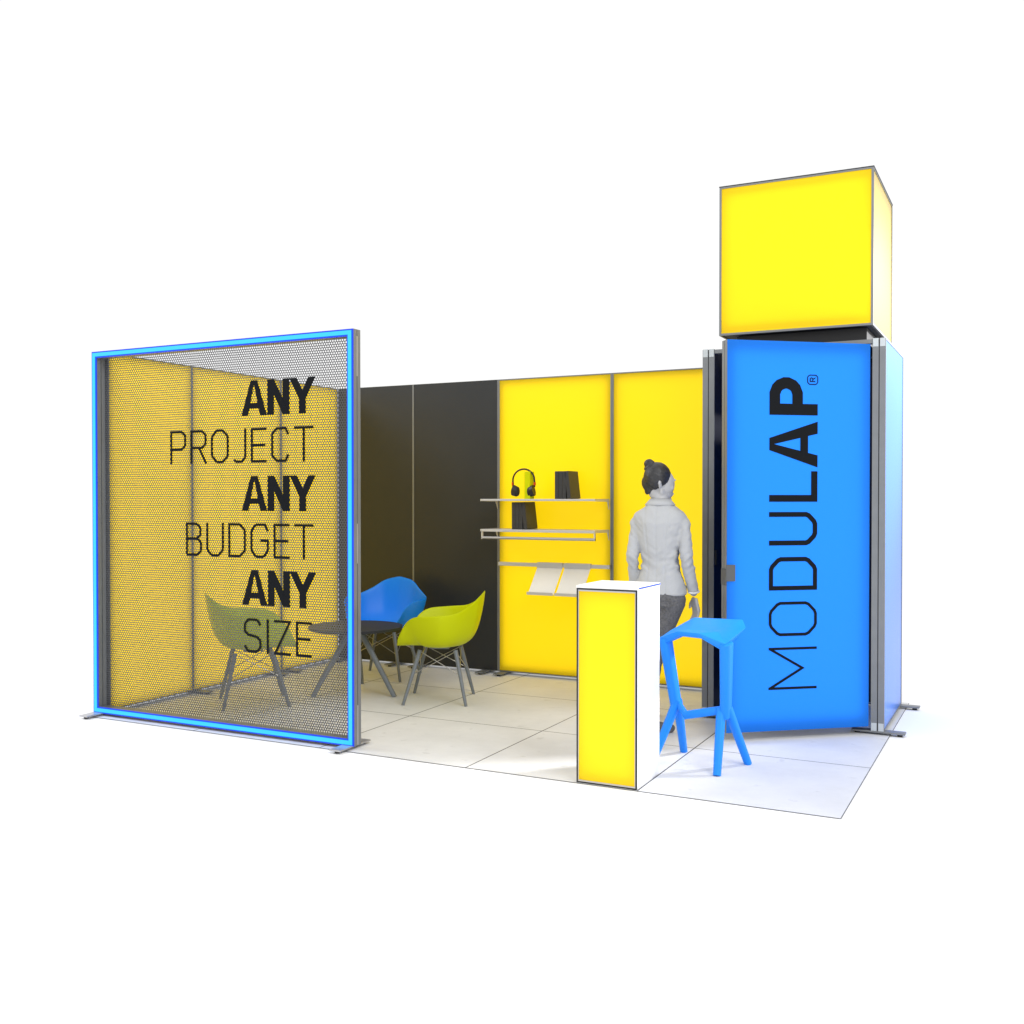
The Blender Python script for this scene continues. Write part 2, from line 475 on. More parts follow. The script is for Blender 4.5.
for zz in (z0, z1 - .28, 1.10):        # perforated connector strips let into the end groove
    for xa, xb in ((-.001, .01), (W_ - .01, W_ + .001)):
        bm = bmesh.new()
        box(bm, xa, xb, fo + rd - .001, fo + rd + g + .001, zz + .004, zz + .24)
        st = link('connector_strip', bm, M['alu_light'], fr)
def ring(bm, a, b_, ya, yb):
    """ring between inset a and inset b_ of the screen outline"""
    box(bm, a, b_, ya, yb, z0 + a, z1 - a); box(bm, W_ - b_, W_ - a, ya, yb, z0 + a, z1 - a)
    box(bm, b_, W_ - b_, ya, yb, z1 - b_, z1 - a); box(bm, b_, W_ - b_, ya, yb, z0 + a, z0 + b_)
bm = bmesh.new(); ring(bm, 0.0005, .0435, .004, fo - .001); hs = link('light_frame', bm, M['tube_dim_edge'], scr)
bm = bmesh.new(); ring(bm, .010, .034, 0.0, .0035); link('light_tube', bm, M['tube'], hs)
# perforated sheet: hexagonal holes on a hexagonal lattice
p_ = .0178; rs = .0150; ro = p_ / 1.7320508; ri = ro * .67; sq = rs / (p_ * .8660254)
bm = bmesh.new(); ym = .077; cache = {}
def hv(x, z):
    k = (round(x, 4), round(z, 4))
    if k not in cache: cache[k] = bm.verts.new((x, ym, z))
    return cache[k]
CS = [(math.cos(R(30 + 60 * k)), math.sin(R(30 + 60 * k)) * sq) for k in range(6)]
for j in range(int((z1 - z0 - .084) / rs)):
    z = z0 + .050 + rs * j
    for i in range(int((W_ - .080) / p_)):
        x = .049 + p_ * (i + (.5 if j % 2 else 0))
        if x > W_ - .042: continue
        O = [hv(x + ro * c_, z + ro * s_) for c_, s_ in CS]
        I = [bm.verts.new((x + ri * c_, ym, z + ri * s_)) for c_, s_ in CS]
        for k in range(6):
            q = (k + 1) % 6; bm.faces.new((O[k], O[q], I[q], I[k]))
ms = link('perforated_sheet', bm, M['mesh'], scr)
# slogan
def scr3(x, z, d): return (x, ym - .003 - d, z)
X = lambda wx: wx - SX0
def line(word, xa, xb, zb, h, s, bold, widths, gap):
    bm = bmesh.new(); tot = sum(widths) + gap * (len(word) - 1); k = (xb - xa) / tot; x = xa
    for ch, wd in zip(word, widths):
        letter(bm, ch, X(x), zb, wd * k, h, s, scr3, 0.0, bold); x += (wd + gap) * k
    link('slogan_line', bm, M['print'], scr)
for zb in (2.012, 1.411, .816):
    bm = bmesh.new()
    for ch, xa, xb in (('A', -3.696, -3.492), ('N', -3.486, -3.314), ('Y', -3.312, -3.114)):
        letter(bm, ch, X(xa), zb, xb - xa, .220, .051, scr3, 0.0, True)
    link('slogan_line', bm, M['print'], scr)
line('PROJECT', -4.305, -3.129, 1.716, .217, .016, False, [.8, .8, .86, .62, .72, .82, .86], .22)
line('BUDGET', -4.170, -3.131, 1.115, .217, .016, False, [.8, .86, .84, .86, .72, .86], .22)
line('SIZE', -3.683, -3.146, .514, .217, .016, False, [.86, .14, .80, .74], .24)
for fx, yo in ((.045, 0), (W_ - .045, 0)):
    foot(scr, fx, -.125, .19, z=0.004)

# ------------------------------------------------------------------ tower
tw = empty('tower', 'square blue backlit corner tower with an open door lettered MODULAP', 'tower', (-.034, 1.845, 0))
TD = .975; 
def sub(name, loc, rz, parent):
    o = bpy.data.objects.new(name, None); COL.objects.link(o); o.location = loc; o.rotation_euler = (0, 0, rz); o.parent = parent; o.empty_display_size = .1; return o
# right wall: outer face +X. local x->+Y, local y->-X
rw = sub('side_wall', (0, 0, 0), math.pi / 2, tw)
frame_parts(rw, TD, H0, H1, M['blue'], M['blue'], M['ledb'])
# left wall: outer face -X (yellow side hidden), inner black, navy reflection in its colour
lw = sub('side_wall', (-1.090, 0, 0), math.pi / 2, tw)
frame_parts(lw, TD, H0, H1, None, None, None, board=M['navy'])
# rear wall between them, facing back
bw = sub('rear_wall', (-1.088, TD - TH, 0), 0, tw)
frame_parts(bw, 1.006, H0, H1, None, None, None, board=M['navy'], caps=False)
# header over the doorway
link('lintel', BX(-1.089, -.081, .004, .060, 2.462, 2.488), M['alu'], tw)
def plate(x0, x1, yc):
    f = link('foot_plate', BX(x0, x1, yc - .035, yc + .035, FZ + .012, FZ + .024, bevel=.004), M['alu'], tw)
    for xx in (x0 + .035, x1 - .035):
        b = bmesh.new(); rod(b, (xx, yc, 0.001), (xx, yc, FZ + .012), .016); link('foot_pad', b, M['rubber'], f)
plate(-.20, .125, .035); plate(-.22, .125, TD - .03); plate(-1.27, -1.02, .04)
# door
DL = .955
hx, hy = -.127 + .034, 1.838 - 1.845
door = sub('door', (hx, hy, 0), math.atan2(.62009, .78453), tw)   # local +X points from free edge to hinge reversed below
# local x from -DL (free edge) to 0 (hinge); outer face is local y=0 looking to -Y side
dp = sub('x', (-DL, 0, 0), 0, door)
bpy.data.objects.remove(dp)
bm = bmesh.new(); dz0, dz1 = .055, 2.457; fw = .008
def dbox(bm, a, b_, y0, y1, c, d): box(bm, a - DL, b_ - DL, y0, y1, c, d)
for ya, yb in ((0, .035), (.041, .076)):
    dbox(bm, 0, fw, ya, yb, dz0, dz1); dbox(bm, DL - fw, DL, ya, yb, dz0, dz1)
    dbox(bm, fw, DL - fw, ya, yb, dz1 - fw, dz1); dbox(bm, fw, DL - fw, ya, yb, dz0, dz0 + fw)
link('door_frame', bm, M['alu'], door)
bm = bmesh.new(); dbox(bm, .004, fw, .035, .041, dz0, dz1); link('groove', bm, M['black'], door)
link('fabric_panel', SHEET((.0005 - DL, -.002, dz0 + .0005), (-.0005, -.002, dz1 - .0005)), M['blue'], door)
bm = bmesh.new(); dbox(bm, fw + .001, DL - fw - .001, .070, .074, dz0 + .01, dz1 - .01); link('rear_panel', bm, M['navy'], door)
bm = bmesh.new(); dbox(bm, .042, DL - .042, .036, .042, dz0 + .06, dz1 - .06); link('light_sheet', bm, M['ledb'], door)
# handle plate wrapped round the free edge
bm = bmesh.new()
dbox(bm, -.006, .052, -.012, -.0045, .985, 1.085); dbox(bm, -.006, -.001, -.004, .070, .96, 1.06)
bmesh.ops.remove_doubles(bm, verts=bm.verts[:], dist=1e-6)
link('handle', bm, M['handle'], door)
link('lock_plate', BX(-1.0895, -1.078, .02, .07, 1.04, 1.14), M['black'], tw)
# lettering: reads upward; letter x axis -> +z, letter y axis (up) -> towards free edge (local -x)
def dr3(x, y, d): return (-.358 - y, -.0035 - d, x)
word = [('M', .31, .570, .015, 0), ('O', .640, .852, .018, 0), ('D', .923, 1.128, .027, 0), ('U', 1.200, 1.406, .030, 0),
        ('L', 1.469, 1.658, .042, 0), ('A', 1.682, 1.965, .072, 1), ('P', 2.003, 2.235, .070, 1)]
for ch, a, b_, s, bold in word:
    bm = bmesh.new(); letter(bm, ch, a, 0, b_ - a, .321, s, dr3, 0, bool(bold)); link('lettering', bm, M['print'], door)
bm = bmesh.new()
a, b_ = 2.195, 2.252; y0_, y1_ = 0.0, .068
c = .012
stroke(bm, [(a + c, y0_), (b_ - c, y0_), (b_, y0_ + c), (b_, y1_ - c), (b_ - c, y1_), (a + c, y1_), (a, y1_ - c), (a, y0_ + c)], .006, dr3, True)
letter(bm, 'R', a + .015, y0_ + .016, .028, .038, .006, dr3, 0, False)
link('registered_mark', bm, M['print'], door)

# ------------------------------------------------------------------ cube
cb = empty('light_cube', 'yellow backlit cube standing on top of the blue tower', 'light box', (-1.1095, 1.909, 2.587))
CW, CD, CH = .990, .979, 1.0
bm = bmesh.new(); t = .014
for x in (0, CW - t):
    for y in (0, CD - t): box(bm, x, x + t, y, y + t, 0, CH)
for z in (0, CH - t):
    for y in (0, CD - t): box(bm, t, CW - t, y, y + t, z, z + t)
    for x in (0, CW - t): box(bm, x, x + t, t, CD - t, z, z + t)
link('frame', bm, M['alu'], cb)
bm = bmesh.new(); k = .005
for y in (-.0025, CD - k + .0025): box(bm, -.0025, CW + .0025, y, y + k, CH - k + .0025, CH + .0025)
for x in (-.0025, CW - k + .0025): box(bm, x, x + k, -.0025 + k, CD + .0025 - k, CH - k + .0025, CH + .0025)
link('edge_trim', bm, M['black'], cb)
for A_, B_ in (((t, .005, t), (CW - t, .005, CH - t)), ((CW - .005, t, t), (CW - .005, CD - t, CH - t)),
               ((t, CD - .005, t), (CW - t, CD - .005, CH - t)), ((.005, t, t), (.005, CD - t, CH - t))):
    link('fabric_panel', SHEET(A_, B_), M['yellow'], cb)
i = .048; g = .040
link('light_sheet', BX(i, CW - i, g, g + .004, i, CH - i), M['led'], cb)
link('light_sheet', BX(CW - g - .004, CW - g, i + .02, CD - i, i, CH - i), M['led'], cb)
link('light_sheet', BX(i, CW - i, CD - g - .004, CD - g, i, CH - i), M['led'], cb)
link('light_sheet', BX(g, g + .004, i + .02, CD - i, i, CH - i), M['led'], cb)
link('top_board', BX(t, CW - t, t, CD - t, CH - .008, CH - .004), M['board'], cb)
link('base_board', BX(t, CW - t, t, CD - t, .004, .008), M['board'], cb)
bm = bmesh.new(); box(bm, .10, CW - .05, .09, CD - .06, -.094, -.0005)
link('riser', bm, M['black'], cb)

# ------------------------------------------------------------------ counter
ct = empty('counter', 'tall narrow white counter with a glowing yellow front panel', 'counter', (-1.338, .012, 0))
CW, CD, CH = .333, .355, 1.037; z = .006; t = .012
link('body', BX(0.001, CW - .001, .075, CD, z, CH - .014), M['white'], ct)
link('side_board', BX(CW - .012, CW + .0005, .0045, .0745, z, CH - .0145), M['white'], ct)
link('side_board', BX(-.0005, .012, .0045, .0745, z, CH - .0145), M['white'], ct)
link('top', BX(-.002, CW + .002, -.001, CD + .003, CH - .0135, CH), M['white'], ct)
bm = bmesh.new(); e = .0075
box(bm, 0, e, -.004, .004, z, CH - .014); box(bm, CW - e, CW, -.004, .004, z, CH - .014)
box(bm, e, CW - e, -.004, .004, CH - .014 - e, CH - .014); box(bm, e, CW - e, -.004, .004, z, z + e * .6)
link('black_trim', bm, M['black'], ct)
bm = bmesh.new(); e2 = .0115
box(bm, e, e2, -.002, .02, z + .006, CH - .022); box(bm, CW - e2, CW - e, -.002, .02, z + .006, CH - .022)
box(bm, e2, CW - e2, -.002, .02, CH - .022 - e, CH - .022); box(bm, e2, CW - e2, -.002, .02, z + .006, z + .006 + e)
link('inner_frame', bm, M['alu_light'], ct)
link('fabric_panel', SHEET((e2, .001, z + .013), (CW - e2, .001, CH - .029)), M['yellow'], ct)
link('light_sheet', BX(e2 + .022, CW - e2 - .022, .036, .040, z + .045, CH - .058), M['led'], ct)
link('edge_strip', BX(CW + .0022, CW + .0035, .02, CD, CH - .010, CH - .003), mat('blue_edging', (.01, .05, .6), .4), ct)

# ------------------------------------------------------------------ shelves
def bracket(parent, x, zt, depth):
    bm = bmesh.new()
    pts = [(0, 0), (-depth, 0), (-depth, -.018), (-.035, -.022), (0, -.085)]
    A = [bm.verts.new((x - .003, y, zt + z_)) for y, z_ in pts]; B = [bm.verts.new((x + .003, y, zt + z_)) for y, z_ in pts]
    bm.faces.new(A); bm.faces.new(B[::-1])
    for k in range(5): bm.faces.new((A[k], A[(k + 1) % 5], B[(k + 1) % 5], B[k]))
    link('bracket', bm, M['hanger'], parent)
SHX0, SHX1 = -3.238, -2.234
s1 = empty('shelf', 'upper metal shelf on the yellow wall, holding headphones and books', 'shelf', (SHX0, WY - .004, 0), 0, 'shelves on the yellow back wall')
SW = SHX1 - SHX0
link('board', BX(.004, SW - .004, -.30, -.006, 1.468, 1.484, bevel=.002), M['shelf'], s1)
bracket(s1, 0, 1.484, .302); bracket(s1, SW + .0, 1.484, .302)
s2 = empty('shelf', 'lower metal shelf on the yellow wall with a hanging rail beneath its front edge', 'shelf', (SHX0, WY - .004, 0), 0, 'shelves on the yellow back wall')
link('board', BX(.004, SW - .004, -.30, -.006, 1.218, 1.238, bevel=.002), M['shelf'], s2)
bracket(s2, 0, 1.238, .302); bracket(s2, SW, 1.238, .302)
bm = bmesh.new(); rod(bm, (.002, -.285, 1.168), (SW - .002, -.285, 1.168), .011, seg=16); o = link('hanging_rail', bm, M['alu_light'], s2); shade_auto(o)
for x in (0.006, SW - .006): link('rail_hanger', BX(x - .004, x + .004, -.295, -.275, 1.158, 1.2175), M['hanger'], s2)
rl = empty('wall_rail', 'horizontal metal rail across the yellow wall below the shelves', 'rail', (-3.215, WY - .004, 0))
link('bar', BX(0, .998, -.035, -.008, .925, .955, bevel=.003), M['shelf'], rl)
for xa in (-.003, .998): link('end_cap', BX(xa, xa + .003, -.036, -.006, .924, .956), M['alu_light'], rl)
def holder(x, label):
    t = empty('brochure_holder', label, 'brochure holder', (x, WY - .004, 0), 0, 'brochure holders on the wall rail')
    w = .228
    bm = bmesh.new(); box(bm, 0, w, -.046, -.037, .918, .962); box(bm, 0, w, -.037, -.004, .957, .962); link('hook', bm, M['shelf'], t)
    bm = bmesh.new(); pr = [(-.042, .918), (-.215, .722), (-.212, .718), (-.036, .918)]
    A = [bm.verts.new((0.002, y, z_)) for y, z_ in pr]; B = [bm.verts.new((w - .002, y, z_)) for y, z_ in pr]
    bm.faces.new(A); bm.faces.new(B[::-1])
    for k in range(4): bm.faces.new((A[k], A[(k + 1) % 4], B[(k + 1) % 4], B[k]))
    link('tray', bm, M['white'], t)
    bm = bmesh.new(); box(bm, 0, w, -.236, -.213, .712, .717); box(bm, 0, w, -.240, -.236, .712, .735); link('lip', bm, M['shelf'], t)
    return t
holder(-2.850, 'white sloping brochure holder on the wall rail, the left of two')
holder(-2.605, 'white sloping brochure holder on the wall rail, the one partly behind the counter')

# books
def book(x, zb, lean, label, grp):
    t = empty('book', label, 'book', (x, WY - .27, zb), 0, grp)
    t.rotation_euler = (0, lean, 0)
    w, d, h = .0315, .20, .218
    bm = BX(0, w, 0, d, 0, h, bevel=.003); link('cover', bm, M['book'], t)
    link('pages', BX(.004, w - .004, .004, d + .0015, .004, h + .0015), M['pages'], t)
    return t
for x0, zb, where, grp in ((-2.590, 1.4845, 'upper shelf', 'books on the upper shelf'), (-2.972, 1.2385, 'lower shelf', 'books on the lower shelf')):
    for k, (nm, lean) in enumerate((('leftmost', 0), ('second from the left', 0), ('third from the left', 0))):
        book(x0 + k * .0325, zb, 0, 'dark upright book on the %s, %s of its row' % (where, nm), grp)
    book(x0 + .108, zb, R(-6.5), 'dark book leaning at the right end of the row on the %s' % where, grp)

# headphone stand block and headphones
bl = link('display_block', BX(-.028, .028, -.03, .03, 0, .222, bevel=.002), M['lime'])
bl.location = (-2.862, WY - .17, 1.4845); bl.rotation_euler = (0, 0, R(-12)); bl['label'] = 'lime upright block holding the headphones on the upper shelf'; bl['category'] = 'stand'
hp = empty('headphones', 'black over-ear headphones with red accents, hung on the lime block', 'headphones', (-2.908, WY - .18, 1.56), R(-6))
bm = bmesh.new()
pts = [(-.103, 0, .02), (-.104, 0, .06)] + [(.104 * math.cos(R(a_)), 0, .065 + .092 * math.sin(R(a_)) + .010) for a_ in range(172, 7, -12)] + [(.104, 0, .06), (.103, 0, .02)]
tube_path(bm, pts, .0075, 8); o = link('headband', bm, M['black'], hp, smooth=True)
for s in (-1, 1):
    bm = bmesh.new(); rod(bm, (s * .098, 0, -.005), (s * .060, -.004, -.015), .040, .036, seg=24); bmesh.ops.scale(bm, vec=(1, .8, 1.15), verts=bm.verts[:]); c_ = link('ear_cup', bm, M['black'], hp); shade_auto(c_)
    bm = bmesh.new(); bmesh.ops.create_uvsphere(bm, u_segments=16, v_segments=10, radius=.034, matrix=Matrix.Translation((s * .058, -.004, -.015)) @ Matrix.Diagonal((.45, .9, 1.15, 1))); link('ear_pad', bm, M['rubber'], c_, smooth=True)
    bm = bmesh.new(); box(bm, s * .105 - .006, s * .105 + .006, -.009, .009, .035, .060); link('accent', bm, M['red'], c_)

# ------------------------------------------------------------------ chairs
def catmull(P, n):
    out = []; m_ = len(P)
    for i in range(m_ - 1):
        p0, p1, p2, p3 = P[max(i - 1, 0)], P[i], P[i + 1], P[min(i + 2, m_ - 1)]
        for k in range(n):
            t = k / n
            out.append(tuple(.5 * ((2 * b) + (-a + c) * t + (2 * a - 5 * b + 4 * c - d) * t * t + (-a + 3 * b - 3 * c + d) * t ** 3) for a, b, c, d in zip(p0, p1, p2, p3)))
    out.append(P[-1]); return out
half = [(0, .285, .418), (.10, .288, .418), (.165, .280, .430), (.218, .245, .505), (.256, .190, .600), (.296, .12, .645), (.330, .02, .655),
        (.335, -.07, .662), (.285, -.165, .676), (.205, -.245, .722), (.12, -.308, .785), (0, -.328, .815)]
rim_h = catmull(half, 4)
rim = rim_h + [(-x, y, z) for x, y, z in rim_h[-2:0:-1]]
def chair(label, loc, fwd_deg, m):
    """local +Y is the way the chair faces"""
    t = empty('armchair', label, 'chair', (*loc, FZ), R(fwd_deg - 90), 'moulded armchairs round the low table')
    bm = bmesh.new(); S = 14; cx, cy, cz = 0, -.01, .405
    rows = []
    for s in range(S + 1):
        u = s / S
        if s == 0: rows.append([bm.verts.new((cx, cy, cz))]); continue
        g = 1 - (1 - u) ** 1.45; 
        row = []
        for (x, y, z) in rim:
            steep = max(0, (z - cz)) 
            h = u ** (3.9)
            gg = g * (1.0 if steep < .1 else 1.0)
            fl = .012 * max(0, (u - .8) / .2) ** 2 * (1 if steep > .05 else .3)
            L_ = math.hypot(x - cx, y - cy)
            # walls steeper than the flared rim
            row.append(bm.verts.new((cx + (x - cx) * gg * (1 + fl / L_), cy + (y - cy) * gg * (1 + fl / L_), cz + (z - cz) * h + (.012 * math.sin(u * math.pi) if y > .15 else 0))))
        rows.append(row)
    n = len(rim)
    for k in range(n): bm.faces.new((rows[0][0], rows[1][k], rows[1][(k + 1) % n]))
    for s in range(1, S):
        for k in range(n):
            q = (k + 1) % n; bm.faces.new((rows[s][k], rows[s + 1][k], rows[s + 1][q], rows[s][q]))
    sh = link('seat_shell', bm, m, t, smooth=True)
    md = sh.modifiers.new('thickness', 'SOLIDIFY'); md.thickness = .008; md.offset = 0
    md2 = sh.modifiers.new('smooth', 'SUBSURF'); md2.levels = 1; md2.render_levels = 1
    tops = {}; 
    for sx in (-1, 1):
        for sy in (-1, 1):
            a = Vector((sx * .135, sy * .13 - .01, .385)); b_ = Vector((sx * .232, sy * .228, 0.0)); tops[(sx, sy)] = (a, b_)
            bm = bmesh.new(); rod(bm, b_, a, .0115, .0165, seg=14); o = link('leg', bm, M['leg'], t); shade_auto(o)
    P = lambda k, f: tops[k][0].lerp(tops[k][1], f)
    for a, b_ in (((-1, -1), (1, -1)), ((-1, 1), (1, 1)), ((-1, -1), (-1, 1)), ((1, -1), (1, 1))):
        for p, q in ((a, b_), (b_, a)):
            bm = bmesh.new(); rod(bm, P(p, .02), P(q, .45), .0032, seg=6); link('brace_wire', bm, M['wire'], t)
    link('mount', BX(-.07, .07, -.08, .06, .385, .400), M['leg'], t)
    return t
chair('lime plastic armchair in front of the dark wall, clear of the mesh screen', (-3.112, 1.580), 202, M['lime'])
chair('lime armchair seen through the mesh screen, its back to the left wall', (-4.250, .870), 45, M['lime'])
chair('blue plastic armchair behind the low round table against the dark wall', (-4.030, 2.226), 281, M['chairblue'])

# low tripod table
tb = empty('round_table', 'low round charcoal table on three splayed grey legs between the armchairs', 'table', (-3.815, 1.515, FZ))
bm = bmesh.new(); rod(bm, (0, 0, .492), (0, 0, .512), .352, .358, seg=72); o = link('tabletop', bm, M['table'], tb); shade_auto(o)
bm = bmesh.new(); rod(bm, (0, 0, .455), (0, 0, .4915), .085, .085, seg=24); o = link('hub', bm, M['leg'], tb); shade_auto(o)
for fx, fy in ((-4.012, 1.242), (-3.461, 1.513), (-4.004, 1.862)):
    d = Vector((fx + 3.815, fy - 1.515, 0)); e = d.normalized()
    bm = bmesh.new(); rod(bm, d, e * .05 + Vector((0, 0, .47)), .019, .023, seg=16); o = link('leg', bm, M['leg'], tb); shade_auto(o)

# ------------------------------------------------------------------ bar stool
st = empty('bar_stool', 'angular blue plastic bar stool beside the white counter', 'stool', (-.874, .668, FZ), math.atan2(-.259, .966))
def hullbar(a, b_, wa, wb, name, m=M['stool'], side=None):
    """bar of rectangular section with chamfers; wa=(x,y) half sizes at a"""
    bm = bmesh.new(); a = Vector(a); b_ = Vector(b_)
    z = (b_ - a).normalized(); x = Vector(side) if side else Vector((1, 0, 0)); x = (x - z * x.dot(z)).normalized(); y = z.cross(x)
    rings = []
    for p, (hx_, hy_) in ((a, wa), (b_, wb)):
        c = min(hx_, hy_) * .45
        ring_ = [(hx_, -hy_ + c), (hx_, hy_ - c), (hx_ - c, hy_), (-hx_ + c, hy_), (-hx_, hy_ - c), (-hx_, -hy_ + c), (-hx_ + c, -hy_), (hx_ - c, -hy_)]
        rings.append([bm.verts.new(p + x * u + y * v) for u, v in ring_])
    for k in range(8): bm.faces.new((rings[0][k], rings[0][(k + 1) % 8], rings[1][(k + 1) % 8], rings[1][k]))
    bm.faces.new(rings[0]); bm.faces.new(rings[1])
    o = link(name, bm, m, st); shade_auto(o, 50); return o
for s in (-1, 1):
    hullbar((s * .158 + .010, .0, .285), (s * .196 + .024, -.085, .705), (.023, .034), (.027, .040), 'upright')
    hullbar((s * .208, -.160, .0), (s * .142 + .004, -.010, .335), (.018, .020), (.024, .024), 'leg')
    hullbar((s * .210 + .004, .168, .0), (s * .162 + .012, .010, .335), (.018, .020), (.024, .024), 'leg')
fx = (-.050, -.06, .276)
bm = bmesh.new()
pts = [(-.145, 0, .325), fx, (.155, 0, .325)]; rings = []
for i, p in enumerate(pts):
    for_ = []
    for u, v in ((.016, -.024), (.020, -.012), (.020, .012), (.012, .022), (-.012, .022), (-.020, .012), (-.020, -.012), (-.012, -.024)):
        for_.append(bm.verts.new((p[0], p[1] + u, p[2] + v)))
    rings.append(for_)
for i in range(2):
    for k in range(8): bm.faces.new((rings[i][k], rings[i][(k + 1) % 8], rings[i + 1][(k + 1) % 8], rings[i + 1][k]))
bm.faces.new(rings[0]); bm.faces.new(rings[-1]); o = link('footrest', bm, M['stool'], st); shade_auto(o, 50)
# seat
T_ = [(-.190, -.118, .702), (-.06, -.135, .752), (.08, -.135, .752), (.232, -.118, .706), (.226, .12, .774), (.158, .205, .805), (-.165, .205, .792), (-.212, .03, .730)]
U_ = [(-.175, -.108, .655), (-.06, -.122, .722), (.08, -.122, .722), (.215, -.108, .660), (.205, .11, .742), (.148, .188, .772), (-.155, .188, .760), (-.195, .03, .692)]
bm = bmesh.new()
ta = [bm.verts.new(p) for p in T_]; ua = [bm.verts.new(p) for p in U_]
tc_ = [bm.verts.new(p) for p in ((-.09, .03, .742), (.10, .03, .746))]; uc_ = [bm.verts.new(p) for p in ((-.09, .03, .715), (.10, .03, .718))]
def fan(a, c, fl):
    F = [(a[0], a[1], c[0]), (a[1], a[2], c[1], c[0]), (a[2], a[3], c[1]), (a[3], a[4], c[1]), (a[4], a[5], c[1]), (a[5], a[6], c[0], c[1]), (a[6], a[7], c[0]), (a[7], a[0], c[0])]
    for f in F: bm.faces.new(f if fl else f[::-1])
fan(ta, tc_, True); fan(ua, uc_, False)
for k in range(8): bm.faces.new((ta[k], ua[k], ua[(k + 1) % 8], ta[(k + 1) % 8]))
bmesh.ops.bevel(bm, geom=bm.edges[:], offset=.007, segments=2, affect='EDGES', profile=.5)
o = link('seat', bm, M['stool'], st); shade_auto(o, 40)

# ------------------------------------------------------------------ person
def remesh(name, bm, voxel, m, parent, smooth_it=6, disp=None):
    o = link('tmp', bm, None)
    md = o.modifiers.new('r', 'REMESH'); md.mode = 'VOXEL'; md.voxel_size = voxel; md.use_smooth_shade = True
    if smooth_it:
        sm = o.modifiers.new('s', 'SMOOTH'); sm.factor = .5; sm.iterations = smooth_it
    dg = bpy.context.evaluated_depsgraph_get(); dg.update()
    me = bpy.data.meshes.new_from_object(o.evaluated_get(dg)); me.name = name
    bpy.data.objects.remove(o)
    if disp:
        nrm = [v.normal.copy() for v in me.vertices]; out = []
        for v, nn in zip(me.vertices, nrm):
            out.extend(v.co + nn * disp(v.co))
        me.vertices.foreach_set('co', out); me.update()
    me.materials.clear(); me.materials.append(m)
    for p in me.polygons: p.use_smooth = True
    n = bpy.data.objects.new(name, me); COL.objects.link(n); n.parent = parent
    return n

def limb(bm, pts, n=6):
    """tapered chain: pts = (x,y,z,r)"""
    for (a, b) in zip(pts[:-1], pts[1:]):
        rod(bm, a[:3], b[:3], a[3], b[3], seg=18)
    for a in pts: ball(bm, a[:3], a[3], 2)

def torso_ring(bm, rings, seg=28, ex=2.3):
    """loft of superellipse rings (cx, cy, z, rx, ry)"""
    V = []
    for cx, cy, z, rx, ry in rings:
        row = []
        for i in range(seg):
            a = 2 * math.pi * i / seg; c, s = math.cos(a), math.sin(a)
            row.append(bm.verts.new((cx + rx * math.copysign(abs(c) ** (2 / ex), c), cy + ry * math.copysign(abs(s) ** (2 / ex), s), z)))
        V.append(row)
    for r in range(len(V) - 1):
        for i in range(seg):
            j = (i + 1) % seg; bm.faces.new((V[r][i], V[r][j], V[r + 1][j], V[r + 1][i]))
    bm.faces.new(V[0][::-1]); bm.faces.new(V[-1])

PR = empty('person', 'person seen from behind in pale grey blazer and jeans, hair in a bun', 'person', (-1.340, 1.37, FZ), R(2))
HEADC = Vector((-.008, .010, 1.583))
hyaw = R(-60)      # head turned to the right
Rh = Matrix.Rotation(hyaw, 3, 'Z') @ Matrix.Rotation(R(-10), 3, 'X')
HS = 1.06
def hp_(x, y, z): return HEADC + Rh @ Vector((x, y, z)) * HS
# arms: joints (right = +x)
RS, RE, RW = (.150, -.005, 1.385), (.180, -.035, 1.115), (.208, .040, .885)
LS, LE, LW = (-.150, -.005, 1.385), (-.172, -.045, 1.115), (-.180, .030, .900)
# legs
RH, RK, RA = (.080, 0, .90), (-.045, .03, .50), (-.030, -.145, .10)
LH, LK, LA = (-.080, 0, .90), (-.150, .17, .50), (-.170, .25, .09)
bm = bmesh.new()
# skull, face, neck
ball(bm, hp_(0, -.018, .030), HS, 3, (.078, .096, .088))
ball(bm, hp_(0, .026, .000), HS, 3, (.066, .062, .088))
ball(bm, hp_(0, .040, -.055), HS, 3, (.046, .044, .048))
ball(bm, hp_(0, .070, -.088), HS, 2, (.022, .018, .017))          # chin
for s in (-1, 1):
    ball(bm, hp_(s * .028, .022, -.050), HS, 3, (.022, .050, .034))  # jaw
    ball(bm, hp_(s * .036, .062, -.016), HS, 2, (.022, .018, .024))  # cheek
    ball(bm, hp_(s * .079, -.014, -.010), HS, 2, (.008, .019, .027)) # ear
    ball(bm, hp_(s * .086, -.020, -.002), HS, 2, (.009, .014, .018))
    ball(bm, hp_(s * .026, .070, .032), HS, 2, (.022, .008, .009))   # brow
limb(bm, [(*hp_(0, .070, .020), .008), (*hp_(0, .086, -.020), .009)])        # nose
ball(bm, hp_(0, .080, -.050), HS, 2, (.022, .010, .007)); ball(bm, hp_(0, .078, -.062), HS, 2, (.019, .010, .008))   # lips
limb(bm, [(*hp_(0, -.015, -.05), .052), (.006, .000, 1.47), ][:1] + [(.004, -.004, 1.49, .052), (0, -.008, 1.42, .060)])
torso_ring(bm, [(0, 0, .86, .14, .10), (0, 0, .95, .145, .10), (0, 0, 1.08, .11, .085), (0, 0, 1.25, .125, .09), (0, -.005, 1.36, .13, .08), (0, -.008, 1.40, .09, .06)])
limb(bm, [(.118, -.005, 1.345, .036), (*RE, .030), (*RW, .024)]); limb(bm, [(-.118, -.005, 1.345, .036), (*LE, .030), (*LW, .024)])
limb(bm, [(*RH, .080), (*RK, .050), (*RA, .034)]); limb(bm, [(*LH, .080), (*LK, .050), (*LA, .034)])
